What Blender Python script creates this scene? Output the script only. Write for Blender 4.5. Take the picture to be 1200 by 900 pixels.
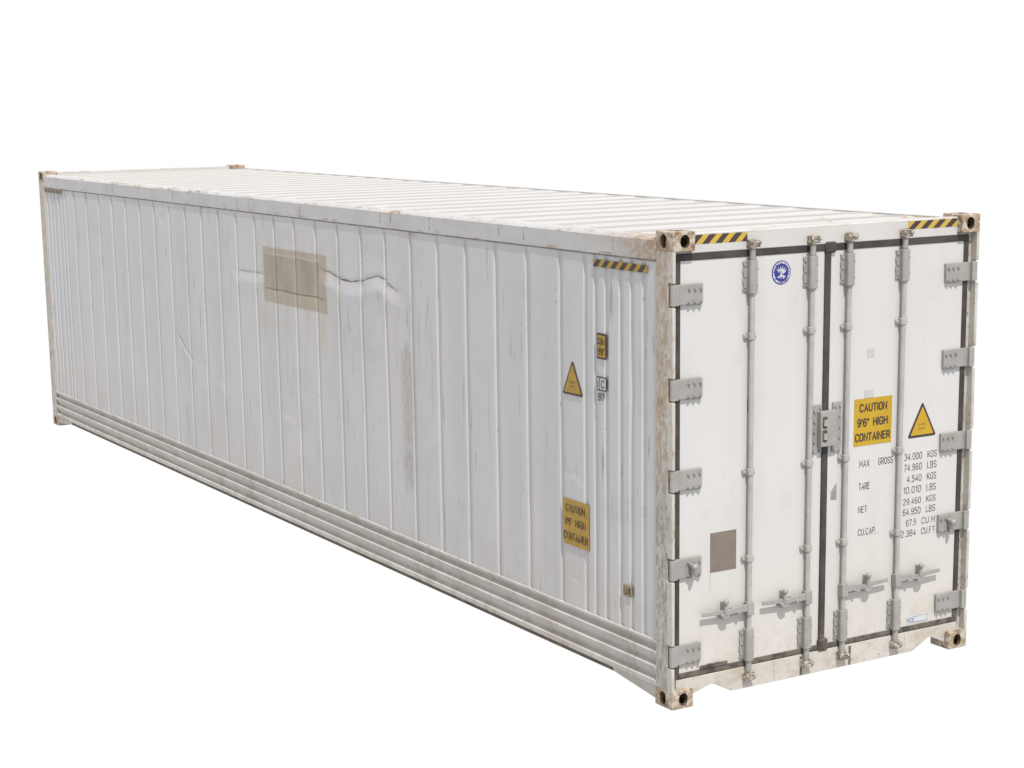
import bpy, bmesh, math, random
from mathutils import Vector, Matrix, noise as mnoise

for o in list(bpy.data.objects):
    bpy.data.objects.remove(o)
scene = bpy.context.scene
col = scene.collection

# ------------------------------------------------------------------ camera
W, L, H = 2.438, 12.192, 2.896            # forty foot high-cube container
cam_data = bpy.data.cameras.new('camera')
cam = bpy.data.objects.new('camera', cam_data)
col.objects.link(cam)
yaw, pitch, roll = 0.5405, -0.1918, -0.0138
fwd = Vector((math.sin(yaw) * math.cos(pitch), math.cos(yaw) * math.cos(pitch), math.sin(pitch)))
rgt = Vector((math.cos(yaw), -math.sin(yaw), 0))
upv = rgt.cross(fwd)
r2 = rgt * math.cos(roll) + upv * math.sin(roll)
u2 = -rgt * math.sin(roll) + upv * math.cos(roll)
mw = Matrix((r2, u2, -fwd)).transposed().to_4x4()
mw.translation = Vector((-6.3462, -8.7644, 3.7062))
cam.matrix_world = mw
cam_data.sensor_width = 36.0
cam_data.lens = 2178.7 * 36.0 / 1200.0
cam_data.shift_x = -(603.26 - 600) / 1200
cam_data.shift_y = (530.42 - 450) / 1200
cam_data.clip_end = 500
scene.camera = cam

# ------------------------------------------------------------------ light: plain white surround, one sun
world = bpy.data.worlds.new('World')
scene.world = world
world.use_nodes = True
bg = world.node_tree.nodes['Background']
bg.inputs['Color'].default_value = (1, 1, 1, 1)
bg.inputs['Strength'].default_value = 1.0
SUN_EL, SUN_AZ = math.radians(58), math.radians(12)
to_sun = Vector((-math.sin(SUN_AZ) * math.cos(SUN_EL), -math.cos(SUN_AZ) * math.cos(SUN_EL), math.sin(SUN_EL)))
sd = bpy.data.lights.new('sun', 'SUN')
sd.energy = 5.0
sd.angle = math.radians(0.53)
sd.color = (1.0, 0.965, 0.92)
sun = bpy.data.objects.new('sun', sd)
col.objects.link(sun)
sun.rotation_euler = to_sun.to_track_quat('Z', 'Y').to_euler()
sun.location = (-2, -6, 9)
vs = scene.view_settings
vs.view_transform = 'Standard'
vs.look = 'None'
vs.gamma = 1
vs.exposure = 0
vs.use_curve_mapping = False
random.seed(7)


# ------------------------------------------------------------------ materials
class Mat:
    def __init__(s, name, rough=0.5, spec=0.35, metal=0.0):
        s.m = bpy.data.materials.new(name)
        s.m.use_nodes = True
        s.nt = s.m.node_tree
        s.b = s.nt.nodes['Principled BSDF']
        s.b.inputs['Roughness'].default_value = rough
        s.b.inputs['Specular IOR Level'].default_value = spec
        s.b.inputs['Metallic'].default_value = metal
        s.tc = s.nt.nodes.new('ShaderNodeTexCoord').outputs['Object']
        sp = s.nt.nodes.new('ShaderNodeSeparateXYZ')
        s.nt.links.new(s.tc, sp.inputs[0])
        s.x, s.y, s.z = sp.outputs

    def put(s, sock, v):
        if hasattr(v, 'default_value') or isinstance(v, bpy.types.NodeSocket):
            s.nt.links.new(v, sock)
        elif isinstance(v, (tuple, list)):
            sock.default_value = tuple(v) + ((1,) if len(v) == 3 and len(sock.default_value) == 4 else ())
        else:
            sock.default_value = v

    def math(s, op, a, b=0.0, clamp=False):
        n = s.nt.nodes.new('ShaderNodeMath')
        n.operation = op
        n.use_clamp = clamp
        s.put(n.inputs[0], a)
        s.put(n.inputs[1], b)
        return n.outputs[0]

    def mul(s, a, b): return s.math('MULTIPLY', a, b)
    def add(s, a, b): return s.math('ADD', a, b)

    def noise(s, scale, detail=4, rough=0.55, off=(0, 0, 0), dist=0.0):
        if not isinstance(scale, tuple):
            scale = (scale,) * 3
        v = s.nt.nodes.new('ShaderNodeVectorMath')
        v.operation = 'MULTIPLY_ADD'
        s.nt.links.new(s.tc, v.inputs[0])
        v.inputs[1].default_value = scale
        v.inputs[2].default_value = off
        n = s.nt.nodes.new('ShaderNodeTexNoise')
        s.nt.links.new(v.outputs[0], n.inputs['Vector'])
        n.inputs['Scale'].default_value = 1
        n.inputs['Detail'].default_value = detail
        n.inputs['Roughness'].default_value = rough
        n.inputs['Distortion'].default_value = dist
        return n.outputs['Fac']

    def ramp(s, v, a, b):
        n = s.nt.nodes.new('ShaderNodeMapRange')
        n.interpolation_type = 'SMOOTHSTEP'
        flip = a > b
        s.put(n.inputs['Value'], v)
        n.inputs['From Min'].default_value = min(a, b)
        n.inputs['From Max'].default_value = max(a, b)
        n.inputs['To Min'].default_value = 1.0 if flip else 0.0
        n.inputs['To Max'].default_value = 0.0 if flip else 1.0
        return n.outputs['Result']

    def mix(s, f, a, b):
        n = s.nt.nodes.new('ShaderNodeMix')
        n.data_type = 'RGBA'
        s.put(n.inputs['Factor'], f)
        s.put(n.inputs['A'] if False else n.inputs[6], a)
        s.put(n.inputs[7], b)
        return n.outputs[2]

    def rect(s, u, v, u0, u1, v0, v1, soft=0.02):
        m = s.mul(s.ramp(u, u0 - soft, u0 + soft), s.ramp(u, u1 + soft, u1 - soft))
        m = s.mul(m, s.ramp(v, v0 - soft, v0 + soft))
        return s.mul(m, s.ramp(v, v1 + soft, v1 - soft))

    def done(s, color, bump=None, strength=0.2, dist=0.002):
        s.put(s.b.inputs['Base Color'], color)
        if bump is not None:
            n = s.nt.nodes.new('ShaderNodeBump')
            n.inputs['Strength'].default_value = strength
            n.inputs['Distance'].default_value = dist
            s.nt.links.new(bump, n.inputs['Height'])
            s.nt.links.new(n.outputs[0], s.b.inputs['Normal'])
        return s.m


PAINT = (0.415, 0.408, 0.405)


def mat_side():
    m = Mat('worn_side_paint', 0.45)
    c = m.mix(m.ramp(m.noise(0.9, 3), .35, .65), (0.398, 0.396, 0.412), (0.408, 0.396, 0.400))
    # long faint runs down the panels
    st = m.mul(m.ramp(m.noise((0, 22, .8), 3), .55, .78), m.ramp(m.noise((0, 1.5, 1.1), 3, off=(3, 8, 1)), .42, .6))
    c = m.mix(m.mul(st, .7), c, (0.285, 0.278, 0.27))
    # grime cloud
    gr = m.ramp(m.noise((0, 1.4, 2.4), 6, .65, off=(5, 1, 9)), .52, .75)
    c = m.mix(m.mul(gr, .38), c, (0.305, 0.292, 0.268))
    pt = m.noise((0, 2.459, .02), 0, off=(0, .3, 6))
    c = m.mix(m.mul(m.ramp(pt, .4, .65), .35), c, (0.345, 0.352, 0.358))
    # rubbed black scuffs, thin and upright
    sc = m.mul(m.ramp(m.noise((0, 30, 2.2), 5, .68, off=(1, 4, 7), dist=.5), .58, .66),
               m.ramp(m.noise((0, 2.6, 1.2), 3, off=(9, 2, 4)), .47, .57))
    c = m.mix(m.mul(sc, .55), c, (0.15, 0.145, 0.14))
    fs = m.mul(m.ramp(m.noise((0, 30, 20), 4, .6, off=(2, 2, 2)), .66, .71), m.ramp(m.noise((0, 1.8, 2.0), 2, off=(7, 5, 3)), .45, .58))
    c = m.mix(m.mul(fs, .7), c, (0.15, 0.14, 0.13))
    # dirt towards the ends and the foot
    ft = m.mul(m.ramp(m.z, 1.0, .4), m.ramp(m.noise((0, 3, 2), 5, .6), .35, .65))
    c = m.mix(m.mul(ft, .35), c, (0.335, 0.305, 0.265))
    # scraped column
    w = m.noise((0, 14, 5), 5, .7)
    yy = m.add(m.y, m.mul(m.add(w, -.5), .12))
    zz = m.add(m.z, m.mul(m.add(w, -.5), .5))
    sp = m.mul(m.rect(yy, zz, 3.30, 3.44, .80, 1.85, .05), m.ramp(m.noise((0, 50, 14), 5, .75), .30, .66))
    c = m.mix(m.mul(sp, .75), c, (0.225, 0.195, 0.165))
    # over-painted patch with glue shadow
    wob = m.mul(m.add(m.noise((0, 6, 6), 4), -.5), .05)
    py, pz = m.add(m.y, wob), m.add(m.z, wob)
    halo = m.rect(py, pz, 4.45, 6.15, 1.66, 2.52, .10)
    c = m.mix(m.mul(halo, m.mul(m.ramp(m.noise((0, 7, 2), 4), .42, .70), .45)), c, (0.345, 0.295, 0.225))
    pm = m.rect(m.add(m.y, m.mul(wob, .25)), m.add(m.z, m.mul(wob, .25)), 4.70, 5.95, 1.975, 2.445, .008)
    pc = m.mix(m.ramp(m.noise((0, 4, 2.5), 4), .3, .7), (0.195, 0.162, 0.122), (0.265, 0.225, 0.175))
    rim = m.math('SUBTRACT', 1.0, m.rect(m.y, m.z, 4.84, 5.93, 2.09, 2.385, .004))
    pc = m.mix(m.mul(rim, .5), pc, (0.335, 0.285, 0.22))
    c = m.mix(m.mul(pm, m.add(.78, m.mul(m.noise((0, 9, 4), 5, .7), .25))), c, pc)
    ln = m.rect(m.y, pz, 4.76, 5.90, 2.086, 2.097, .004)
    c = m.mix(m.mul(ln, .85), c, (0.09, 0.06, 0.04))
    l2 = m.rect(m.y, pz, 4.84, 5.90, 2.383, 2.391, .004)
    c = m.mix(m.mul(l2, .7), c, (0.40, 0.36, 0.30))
    # rust bleeding from under the rail
    ru = m.mul(m.ramp(m.z, 2.66, 2.72), m.ramp(m.noise((0, 1.6, 1), 4, .7, off=(4, 4, 4)), .56, .66))
    c = m.mix(m.mul(ru, .7), c, (0.28, 0.15, 0.07))
    return m.done(c, m.noise((0, 55, 30), 4), .10, .002)


def mat_rail(name, dirt, base=PAINT, rust_line=None):
    m = Mat(name, 0.5)
    c = m.mix(m.ramp(m.noise(2.5, 4), .35, .65), base, tuple(v * .93 for v in base))
    d = m.ramp(m.noise((5, 3, 9), 6, .65), .44, .68)
    c = m.mix(m.mul(d, dirt), c, (0.30, 0.262, 0.215))
    s = m.ramp(m.noise((20, 22, 4), 5, .65, off=(3, 3, 3)), .60, .72)
    c = m.mix(m.mul(s, dirt * .8), c, (0.22, 0.19, 0.16))
    sp = m.mul(m.ramp(m.noise(26, 3), .70, .75), m.ramp(m.noise(1.6, 2, off=(1, 5, 2)), .48, .60))
    c = m.mix(m.mul(sp, .8), c, (0.17, 0.10, 0.055))
    if rust_line:
        for (z0, amt) in rust_line:
            near = m.ramp(m.math('ABSOLUTE', m.add(m.z, -z0)), .022, .002)
            k = m.mul(near, m.ramp(m.noise((9, 5, 22), 5, .7, off=(0, 7, 1)), .52, .64))
            c = m.mix(m.mul(k, amt), c, (0.20, 0.115, 0.06))
    return m, c


def mat_top_rail():
    m, c = mat_rail('top_rail_paint', .30, (0.392, 0.388, 0.396), [(2.846, .9), (2.732, .75)])
    # rusty ends by the castings
    e = m.mul(m.ramp(m.y, .85, .18), m.ramp(m.noise((16, 9, 14), 6, .72), .34, .56))
    c = m.mix(m.mul(e, .85), c, m.mix(m.noise(30, 4), (0.19, 0.105, 0.05), (0.31, 0.22, 0.13)))
    return m.done(c, m.noise(40, 4), .12)


def mat_bottom_rail():
    m, c = mat_rail('bottom_rail_paint', .6, (0.405, 0.388, 0.370), [(.115, .7), (.40, .5)])
    run = m.ramp(m.noise((3, 9, 2.5), 5, .65, off=(8, 0, 0)), .48, .7)
    c = m.mix(m.mul(run, .5), c, (0.225, 0.198, 0.17))
    return m.done(c, m.noise(40, 4), .15)


def mat_post(name, worn):
    m = Mat(name, 0.6)
    c = m.mix(m.ramp(m.noise((6, 6, 3), 4), .35, .65), (0.40, 0.385, 0.36), (0.36, 0.335, 0.295))
    up = m.ramp(m.add(m.z, m.mul(m.add(m.noise((4, 4, 2), 4), -.5), 1.6)), .9, 1.9)
    n1 = m.ramp(m.noise((20, 20, 8), 8, .72, dist=.6), .60 - .26 * worn, .68 - .14 * worn)
    tan = m.mix(m.ramp(m.noise((24, 24, 11), 6, .7), .35, .65), (0.225, 0.165, 0.115), (0.35, 0.285, 0.22))
    gry = m.mix(m.ramp(m.noise((28, 28, 12), 6, .7, off=(3, 0, 0)), .38, .62), (0.16, 0.15, 0.13), (0.325, 0.30, 0.275))
    c = m.mix(m.mul(n1, .85), c, m.mix(up, gry, tan))
    n2 = m.ramp(m.noise((46, 46, 15), 7, .75, off=(4, 1, 2)), .55, .66)
    c = m.mix(m.mul(n2, .8 * worn), c, (0.10, 0.075, 0.052))
    n3 = m.mul(m.ramp(m.noise((11, 11, 7), 5, .7, off=(9, 1, 2)), .62, .67), m.ramp(m.noise((2, 2, 1.3), 2), .45, .6))
    c = m.mix(m.mul(n3, .8), c, (0.10, 0.085, 0.075))
    ch = m.mul(m.ramp(m.noise((34, 34, 17), 6, .72, off=(6, 6, 1)), .56, .60), .8)
    c = m.mix(ch, c, (0.41, 0.395, 0.37))
    return m.done(c, m.noise((60, 60, 26), 7, .7), .8, .004)


def mat_casting():
    m = Mat('rusty_casting', 0.7)
    c = m.mix(m.ramp(m.noise(14, 5), .3, .7), (0.33, 0.265, 0.20), (0.21, 0.15, 0.10))
    c = m.mix(m.mul(m.ramp(m.noise(23, 6, .7, off=(2, 8, 2)), .50, .60), .85), c, (0.115, 0.066, 0.036))
    c = m.mix(m.mul(m.ramp(m.noise(18, 4, .6, off=(7, 3, 5)), .50, .60), .75), c, (0.40, 0.37, 0.325))
    return m.done(c, m.noise(60, 6, .65), .6, .003)


def mat_door():
    m = Mat('door_paint', 0.42)
    c = m.mix(m.ramp(m.noise(1.1, 3), .3, .7), (0.442, 0.438, 0.438), (0.426, 0.420, 0.416))
    c = m.mix(m.mul(m.ramp(m.z, 1.5, .2), .75), c, (0.445, 0.423, 0.393))
    d = m.ramp(m.noise((7, 7, 1.2), 5, .6), .50, .75)
    c = m.mix(m.mul(d, .16), c, (0.33, 0.305, 0.27))
    f = m.mul(m.ramp(m.z, .55, .2), m.ramp(m.noise((9, 9, 6), 5, .65), .42, .66))
    c = m.mix(m.mul(f, .35), c, (0.32, 0.27, 0.21))
    sc = m.mul(m.ramp(m.noise((70, 5, 40), 3, dist=1.), .72, .76), m.ramp(m.noise(2.2, 2, off=(3, 1, 8)), .50, .60))
    c = m.mix(m.mul(sc, .6), c, (0.24, 0.22, 0.21))
    # faint ghost rings and wiped marks
    fa = m.mul(m.ramp(m.noise((5, 5, 5), 5, .6, off=(8, 8, 0)), .62, .70), .14)
    c = m.mix(fa, c, (0.30, 0.295, 0.30))
    return m.done(c, m.noise((9, 9, 9), 3), .05, .004)


def mat_sill():
    m = Mat('sill_paint', 0.55)
    c = m.mix(m.ramp(m.noise(4, 4), .35, .65), (0.415, 0.395, 0.365), (0.385, 0.36, 0.325))
    d = m.ramp(m.noise((9, 9, 14), 6, .68), .47, .66)
    c = m.mix(m.mul(d, .5), c, (0.29, 0.235, 0.175))
    r = m.mul(m.ramp(m.noise((22, 22, 26), 6, .7, off=(3, 2, 2)), .57, .66), m.ramp(m.z, .13, .05))
    c = m.mix(m.mul(r, .8), c, (0.24, 0.15, 0.08))
    return m.done(c, m.noise(45, 5), .25)


def mat_header():
    m = Mat('header_paint', 0.5)
    c = m.mix(m.ramp(m.noise(3, 4), .35, .65), (0.425, 0.418, 0.412), (0.405, 0.398, 0.39))
    k = m.mul(m.ramp(m.z, 2.86, 2.886), m.ramp(m.noise((6, 30, 30), 6, .7), .50, .62))
    c = m.mix(m.mul(k, .75), c, (0.27, 0.17, 0.09))
    d = m.ramp(m.noise((12, 12, 12), 5, .65), .58, .72)
    c = m.mix(m.mul(d, .25), c, (0.31, 0.28, 0.24))
    return m.done(c, m.noise(40, 4), .15)


def mat_roof():
    m = Mat('roof_paint', 0.55, .25)
    c = m.mix(m.ramp(m.noise(1.3, 4), .3, .7), (0.375, 0.370, 0.371), (0.362, 0.355, 0.349))
    fr = m.ramp(m.y, 6.5, 10.5)
    c = m.mix(m.mul(fr, .35), c, (0.36, 0.34, 0.305))
    crest = m.mul(m.ramp(m.z, 2.8575, 2.8592), m.ramp(m.y, .42, .46))  # crests greyed in the paint to mimic flats duller than sunlit slopes
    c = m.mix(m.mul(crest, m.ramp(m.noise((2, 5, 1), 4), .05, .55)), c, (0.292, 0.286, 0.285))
    k = m.mul(m.ramp(m.noise((5, 3, 5), 6, .7), .58, .68), m.ramp(m.y, 1.6, .3))
    c = m.mix(m.mul(k, .75), c, (0.255, 0.18, 0.105))
    sp = m.ramp(m.noise((12, 9, 12), 4, .7, off=(2, 6, 1)), .70, .75)
    c = m.mix(m.mul(sp, .6), c, (0.22, 0.18, 0.14))
    return m.done(c)


def mat_metal(name, tone):
    m = Mat(name, 0.5, .4, .15)
    c = m.mix(m.ramp(m.noise(9, 5), .3, .7), tuple(v * tone for v in (0.295, 0.285, 0.272)), tuple(v * tone for v in (0.345, 0.335, 0.32)))
    g = m.ramp(m.noise((6, 6, 4), 5, .65, off=(4, 2, 3)), .45, .68)
    c = m.mix(m.mul(g, .4), c, (0.235, 0.222, 0.205))
    k = m.ramp(m.noise((30, 30, 22), 6, .72, off=(1, 2, 3)), .58, .68)
    c = m.mix(m.mul(k, .5), c, (0.17, 0.14, 0.11))
    return m.done(c, m.noise(70, 4), .12)


def mat_cam():
    m = Mat('weathered_cam_steel', 0.6, .4, .1)
    c = m.mix(m.ramp(m.noise(28, 5), .35, .65), (0.37, 0.345, 0.305), (0.24, 0.20, 0.16))
    k = m.ramp(m.noise(45, 5, .7, off=(1, 2, 3)), .50, .58)
    c = m.mix(m.mul(k, .9), c, (0.065, 0.042, 0.03))
    return m.done(c, m.noise(80, 4), .4)


def mat_rubber():
    m = Mat('door_rubber', 0.75, .2)
    c = m.mix(m.ramp(m.noise((8, 8, 8), 5), .3, .7), (0.036, 0.032, 0.031), (0.060, 0.053, 0.050))
    low = m.mul(m.ramp(m.z, .5, .1), m.ramp(m.noise((18, 18, 18), 5, .65), .35, .62))
    c = m.mix(m.mul(low, .7), c, (0.16, 0.135, 0.11))
    return m.done(c, m.noise((6, 6, 60), 3), .3)


def mat_plain(name, a, b=None, rough=.5, sc=12):
    m = Mat(name, rough, .3)
    b = b or tuple(v * .85 for v in a)
    return m.done(m.mix(m.ramp(m.noise(sc, 5, .6), .35, .7), a, b))


def mat_worn_print(name, a, under, amount):
    m = Mat(name, .5, .3)
    k = m.ramp(m.noise((30, 30, 30), 5, .7), .62 - amount, .70 - amount * .6)
    return m.done(m.mix(k, a, under))


SIDE, TOPR, BOTR = mat_side(), mat_top_rail(), mat_bottom_rail()
FLANGE = mat_post('flange_paint', .35)
POST_L, POST_R, CAST, DOOR = mat_post('worn_post_paint', 1.0), mat_post('post_paint', .6), mat_casting(), mat_door()
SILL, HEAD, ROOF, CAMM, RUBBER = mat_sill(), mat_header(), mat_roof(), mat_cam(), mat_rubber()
METAL, BARM = mat_metal('galvanised_grey', .80), mat_metal('bar_grey', 1.0)
UNDER = mat_plain('underside_grime_shade', (0.075, 0.058, 0.045), (0.13, 0.10, 0.075), .8, 9)  # grime brown that also carries underside shade the white surround doesn't give
YELLOW = mat_plain('sign_yellow', (0.375, 0.242, 0.016), (0.345, 0.215, 0.014), .5)
YELLOW_OLD = mat_plain('faded_sign_yellow', (0.315, 0.19, 0.022), (0.25, 0.155, 0.03), .5, 20)
YELLOW_STRIPE = mat_plain('stripe_yellow', (0.36, 0.27, 0.05), (0.43, 0.27, 0.04), .5, 10)
BLACK = mat_plain('print_black', (0.035, 0.025, 0.024), (0.05, 0.032, 0.03), .5)
INK = mat_worn_print('stencil_ink', (0.045, 0.045, 0.047), (0.30, 0.295, 0.29), .06)
INK_OLD = mat_worn_print('worn_sign_ink', (0.055, 0.035, 0.02), (0.27, 0.17, 0.035), .12)
BROWN = mat_plain('brown_decal', (0.142, 0.115, 0.098), (0.16, 0.132, 0.112), .5, 14)
BLUE = mat_plain('seal_blue', (0.022, 0.022, 0.19), (0.03, 0.03, 0.21), .4)
WHITE = mat_plain('print_white', (0.43, 0.43, 0.43), (0.42, 0.42, 0.42), .4)
GHOST = mat_plain('glue_residue', (0.345, 0.34, 0.335), (0.385, 0.38, 0.375), .6, 40)
GREYMARK = mat_plain('grey_mark', (0.19, 0.18, 0.17), (0.25, 0.24, 0.23), .6, 40)
TAPE = mat_plain('blue_tape', (0.05, 0.16, 0.36), (0.12, 0.2, 0.33), .5)
PALEBLUE = mat_plain('pale_blue_print', (0.20, 0.26, 0.42), None, .5)
OLDTAG = mat_plain('old_tag', (0.27, 0.215, 0.115), (0.21, 0.175, 0.12), .6, 30)
CAVITY = mat_plain('casting_inside', (0.05, 0.033, 0.023), (0.11, 0.075, 0.05), .9)  # shade of the hollows put into the colour, casting insides and lock slots


# ------------------------------------------------------------------ mesh helpers
class MB:
    def __init__(s):
        s.v, s.f = [], []

    def _a(s, vs_, fs_):
        n = len(s.v)
        s.v += [tuple(p) for p in vs_]
        s.f += [tuple(i + n for i in f) for f in fs_]
        return s

    def box(s, x0, x1, y0, y1, z0, z1):
        return s._a([(x0, y0, z0), (x1, y0, z0), (x1, y1, z0), (x0, y1, z0), (x0, y0, z1), (x1, y0, z1), (x1, y1, z1), (x0, y1, z1)],
                    [(0, 3, 2, 1), (4, 5, 6, 7), (0, 1, 5, 4), (1, 2, 6, 5), (2, 3, 7, 6), (3, 0, 4, 7)])

    def prism(s, poly, axis, a, b):
        """poly: 2-D ring; axis 'y': (x,z) swept in y; 'x': (y,z) swept in x; 'z': (x,y) swept in z"""
        def p(q, t):
            return {'y': (q[0], t, q[1]), 'x': (t, q[0], q[1]), 'z': (q[0], q[1], t)}[axis]
        n = len(poly)
        return s._a([p(q, a) for q in poly] + [p(q, b) for q in poly],
                    [tuple(range(n)), tuple(range(2 * n - 1, n - 1, -1))] + [(i, i + n, (i + 1) % n + n, (i + 1) % n) for i in range(n)])

    def cyl(s, p0, p1, r, n=12, r1=None):
        p0, p1 = Vector(p0), Vector(p1)
        r1 = r if r1 is None else r1
        d = (p1 - p0).normalized()
        a = d.orthogonal().normalized()
        b = d.cross(a)
        vs_ = []
        for q, rr in ((p0, r), (p1, r1)):
            for i in range(n):
                t = 2 * math.pi * i / n
                vs_.append(q + (a * math.cos(t) + b * math.sin(t)) * rr)
        return s._a(vs_, [tuple(range(n - 1, -1, -1)), tuple(range(n, 2 * n))] + [(i, (i + 1) % n, (i + 1) % n + n, i + n) for i in range(n)])

    def ball(s, c, r, n=10, m=6, sc=(1, 1, 1)):
        vs_ = [(c[0], c[1], c[2] + r * sc[2])]
        for j in range(1, m):
            t = math.pi * j / m
            for i in range(n):
                p = 2 * math.pi * i / n
                vs_.append((c[0] + r * sc[0] * math.sin(t) * math.cos(p), c[1] + r * sc[1] * math.sin(t) * math.sin(p), c[2] + r * sc[2] * math.cos(t)))
        vs_.append((c[0], c[1], c[2] - r * sc[2]))
        fs_ = [(0, 1 + i, 1 + (i + 1) % n) for i in range(n)]
        for j in range(m - 2):
            for i in range(n):
                a = 1 + j * n
                fs_.append((a + i, a + n + i, a + n + (i + 1) % n, a + (i + 1) % n))
        e = len(vs_) - 1
        fs_ += [(e, 1 + (m - 2) * n + (i + 1) % n, 1 + (m - 2) * n + i) for i in range(n)]
        return s._a(vs_, fs_)

    def mesh(s, name, fix=True, smooth=True):
        me = bpy.data.meshes.new(name)
        me.from_pydata(s.v, [], s.f)
        if fix:
            bm = bmesh.new()
            bm.from_mesh(me)
            bmesh.ops.recalc_face_normals(bm, faces=bm.faces)
            bm.to_mesh(me)
            bm.free()
        if smooth:
            me.shade_smooth()
            me.set_sharp_from_angle(angle=math.radians(32))
        return me


def link(name, me, mat, parent, bevel=0.0):
    o = bpy.data.objects.new(name, me)
    col.objects.link(o)
    o.parent = parent
    if parent is ROOT:
        o.location = (-W / 2, -L / 2, 0)
    if mat is not None and not me.materials:
        me.materials.append(mat)
    if bevel:
        b = o.modifiers.new('bevel', 'BEVEL')
        b.width = bevel
        b.segments = 2
        b.limit_method = 'ANGLE'
        b.angle_limit = math.radians(40)
        b.harden_normals = False
    return o


def make(name, mb, mat, parent, bevel=0.0, smooth=True):
    return link(name, mb.mesh(name, smooth=smooth), mat, parent, bevel)


ROOT = bpy.data.objects.new('shipping_container', None)
col.objects.link(ROOT)
ROOT.location = (W / 2, L / 2, 0)
ROOT['label'] = 'worn white refrigerated shipping container with dented ribbed side and closed locking-bar doors'
ROOT['category'] = 'container'

# ------------------------------------------------------------------ side wall: grooved panels with dents
RIBS = [0.304, 0.434, 0.552, 0.709, 0.829, 0.944] + [1.231 + 0.4067 * i for i in range(25)]
RIBS += [L - v + 0.045 for v in (0.944, 0.829, 0.709, 0.552, 0.434, 0.304)]
RIBS = sorted(RIBS)
CREASES = [  # (points (y,z), depth, upper length, lower length)
    ([(6.56, 2.205), (6.30, 2.20), (6.02, 2.212), (5.95, 2.21)], .008, .012, .09),
    ([(4.80, 2.325), (4.64, 2.318), (4.48, 2.283), (4.27, 2.272), (4.08, 2.293), (3.95, 2.328), (3.80, 2.352), (3.69, 2.335), (3.60, 2.29), (3.49, 2.265)], .0145, .014, .115),
    ([(8.08, 1.55), (8.04, 1.47), (7.92, 1.38), (7.77, 1.30), (7.73, 1.27)], .010, .020, .04),
    ([(7.08, 1.15), (6.92, 1.13)], .006, .02, .05),
    ([(1.16, 1.27), (1.08, 1.30), (1.01, 1.26)], .004, .02, .05),
    ([(1.15, .60), (1.06, .59)], .0035, .012, .03),
    ([(5.62, 1.05), (5.45, 1.02)], .006, .02, .05),
]
BUMPS = [(3.33, 1.60, .05, .55, .006), (8.35, 2.56, .05, .05, .006), (6.9, 1.0, .12, .12, -.005), (5.3, 1.0, .1, .2, .005), (.40, 1.95, .05, .18, .005),
         (2.6, 1.2, .16, .5, .004), (9.6, 1.6, .2, .5, .004), (1.45, 1.0, .2, .3, .004), (4.1, 1.9, .35, .25, -.004), (4.0, 2.5, .3, .1, .004)]


def dent(y, z):
    d = 0.0030 * mnoise.noise(Vector((y * 1.3, z * .9, 3.1))) + 0.0012 * mnoise.noise(Vector((y * 5.0, z * 3.2, 8.4)))
    for pts, dep, lu, ld in CREASES:
        ys = [p[0] for p in pts]
        if y > max(ys) + .12 or y < min(ys) - .12:
            continue
        fade, zc = 1.0, None
        for (a, b) in zip(pts, pts[1:]):
            if b[0] <= y <= a[0]:
                t = (a[0] - y) / max(1e-6, a[0] - b[0])
                zc = a[1] + (b[1] - a[1]) * t
                break
        if zc is None:
            e = pts[0] if y > pts[0][0] else pts[-1]
            zc = e[1]
            fade = max(0.0, 1 - abs(y - e[0]) / .10) ** 2
        else:
            fade = min(1.0, .35 + min(pts[0][0] - y, y - pts[-1][0]) / .10)
        u = z - zc
        if -.9 < u < .3:
            if u > 0:
                g = .30 * math.exp(-((u / lu) ** 2))
            else:
                vary = .55 + .45 * mnoise.noise(Vector((y * 4.0, 1.7, dep * 300)))
                t_ = min(1.0, -u / ld)
                tail = math.exp(-max(0.0, -u - ld) / (1.3 * ld))
                g = .30 * (1 - t_) - vary * t_ * t_ * (3 - 2 * t_) * tail
            d += dep * fade * g
    for (by, bz, ry, rz, dep) in BUMPS:
        q = ((y - by) / ry) ** 2 + ((z - bz) / rz) ** 2
        if q < 6:
            d += dep * math.exp(-q)
    return d


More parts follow.
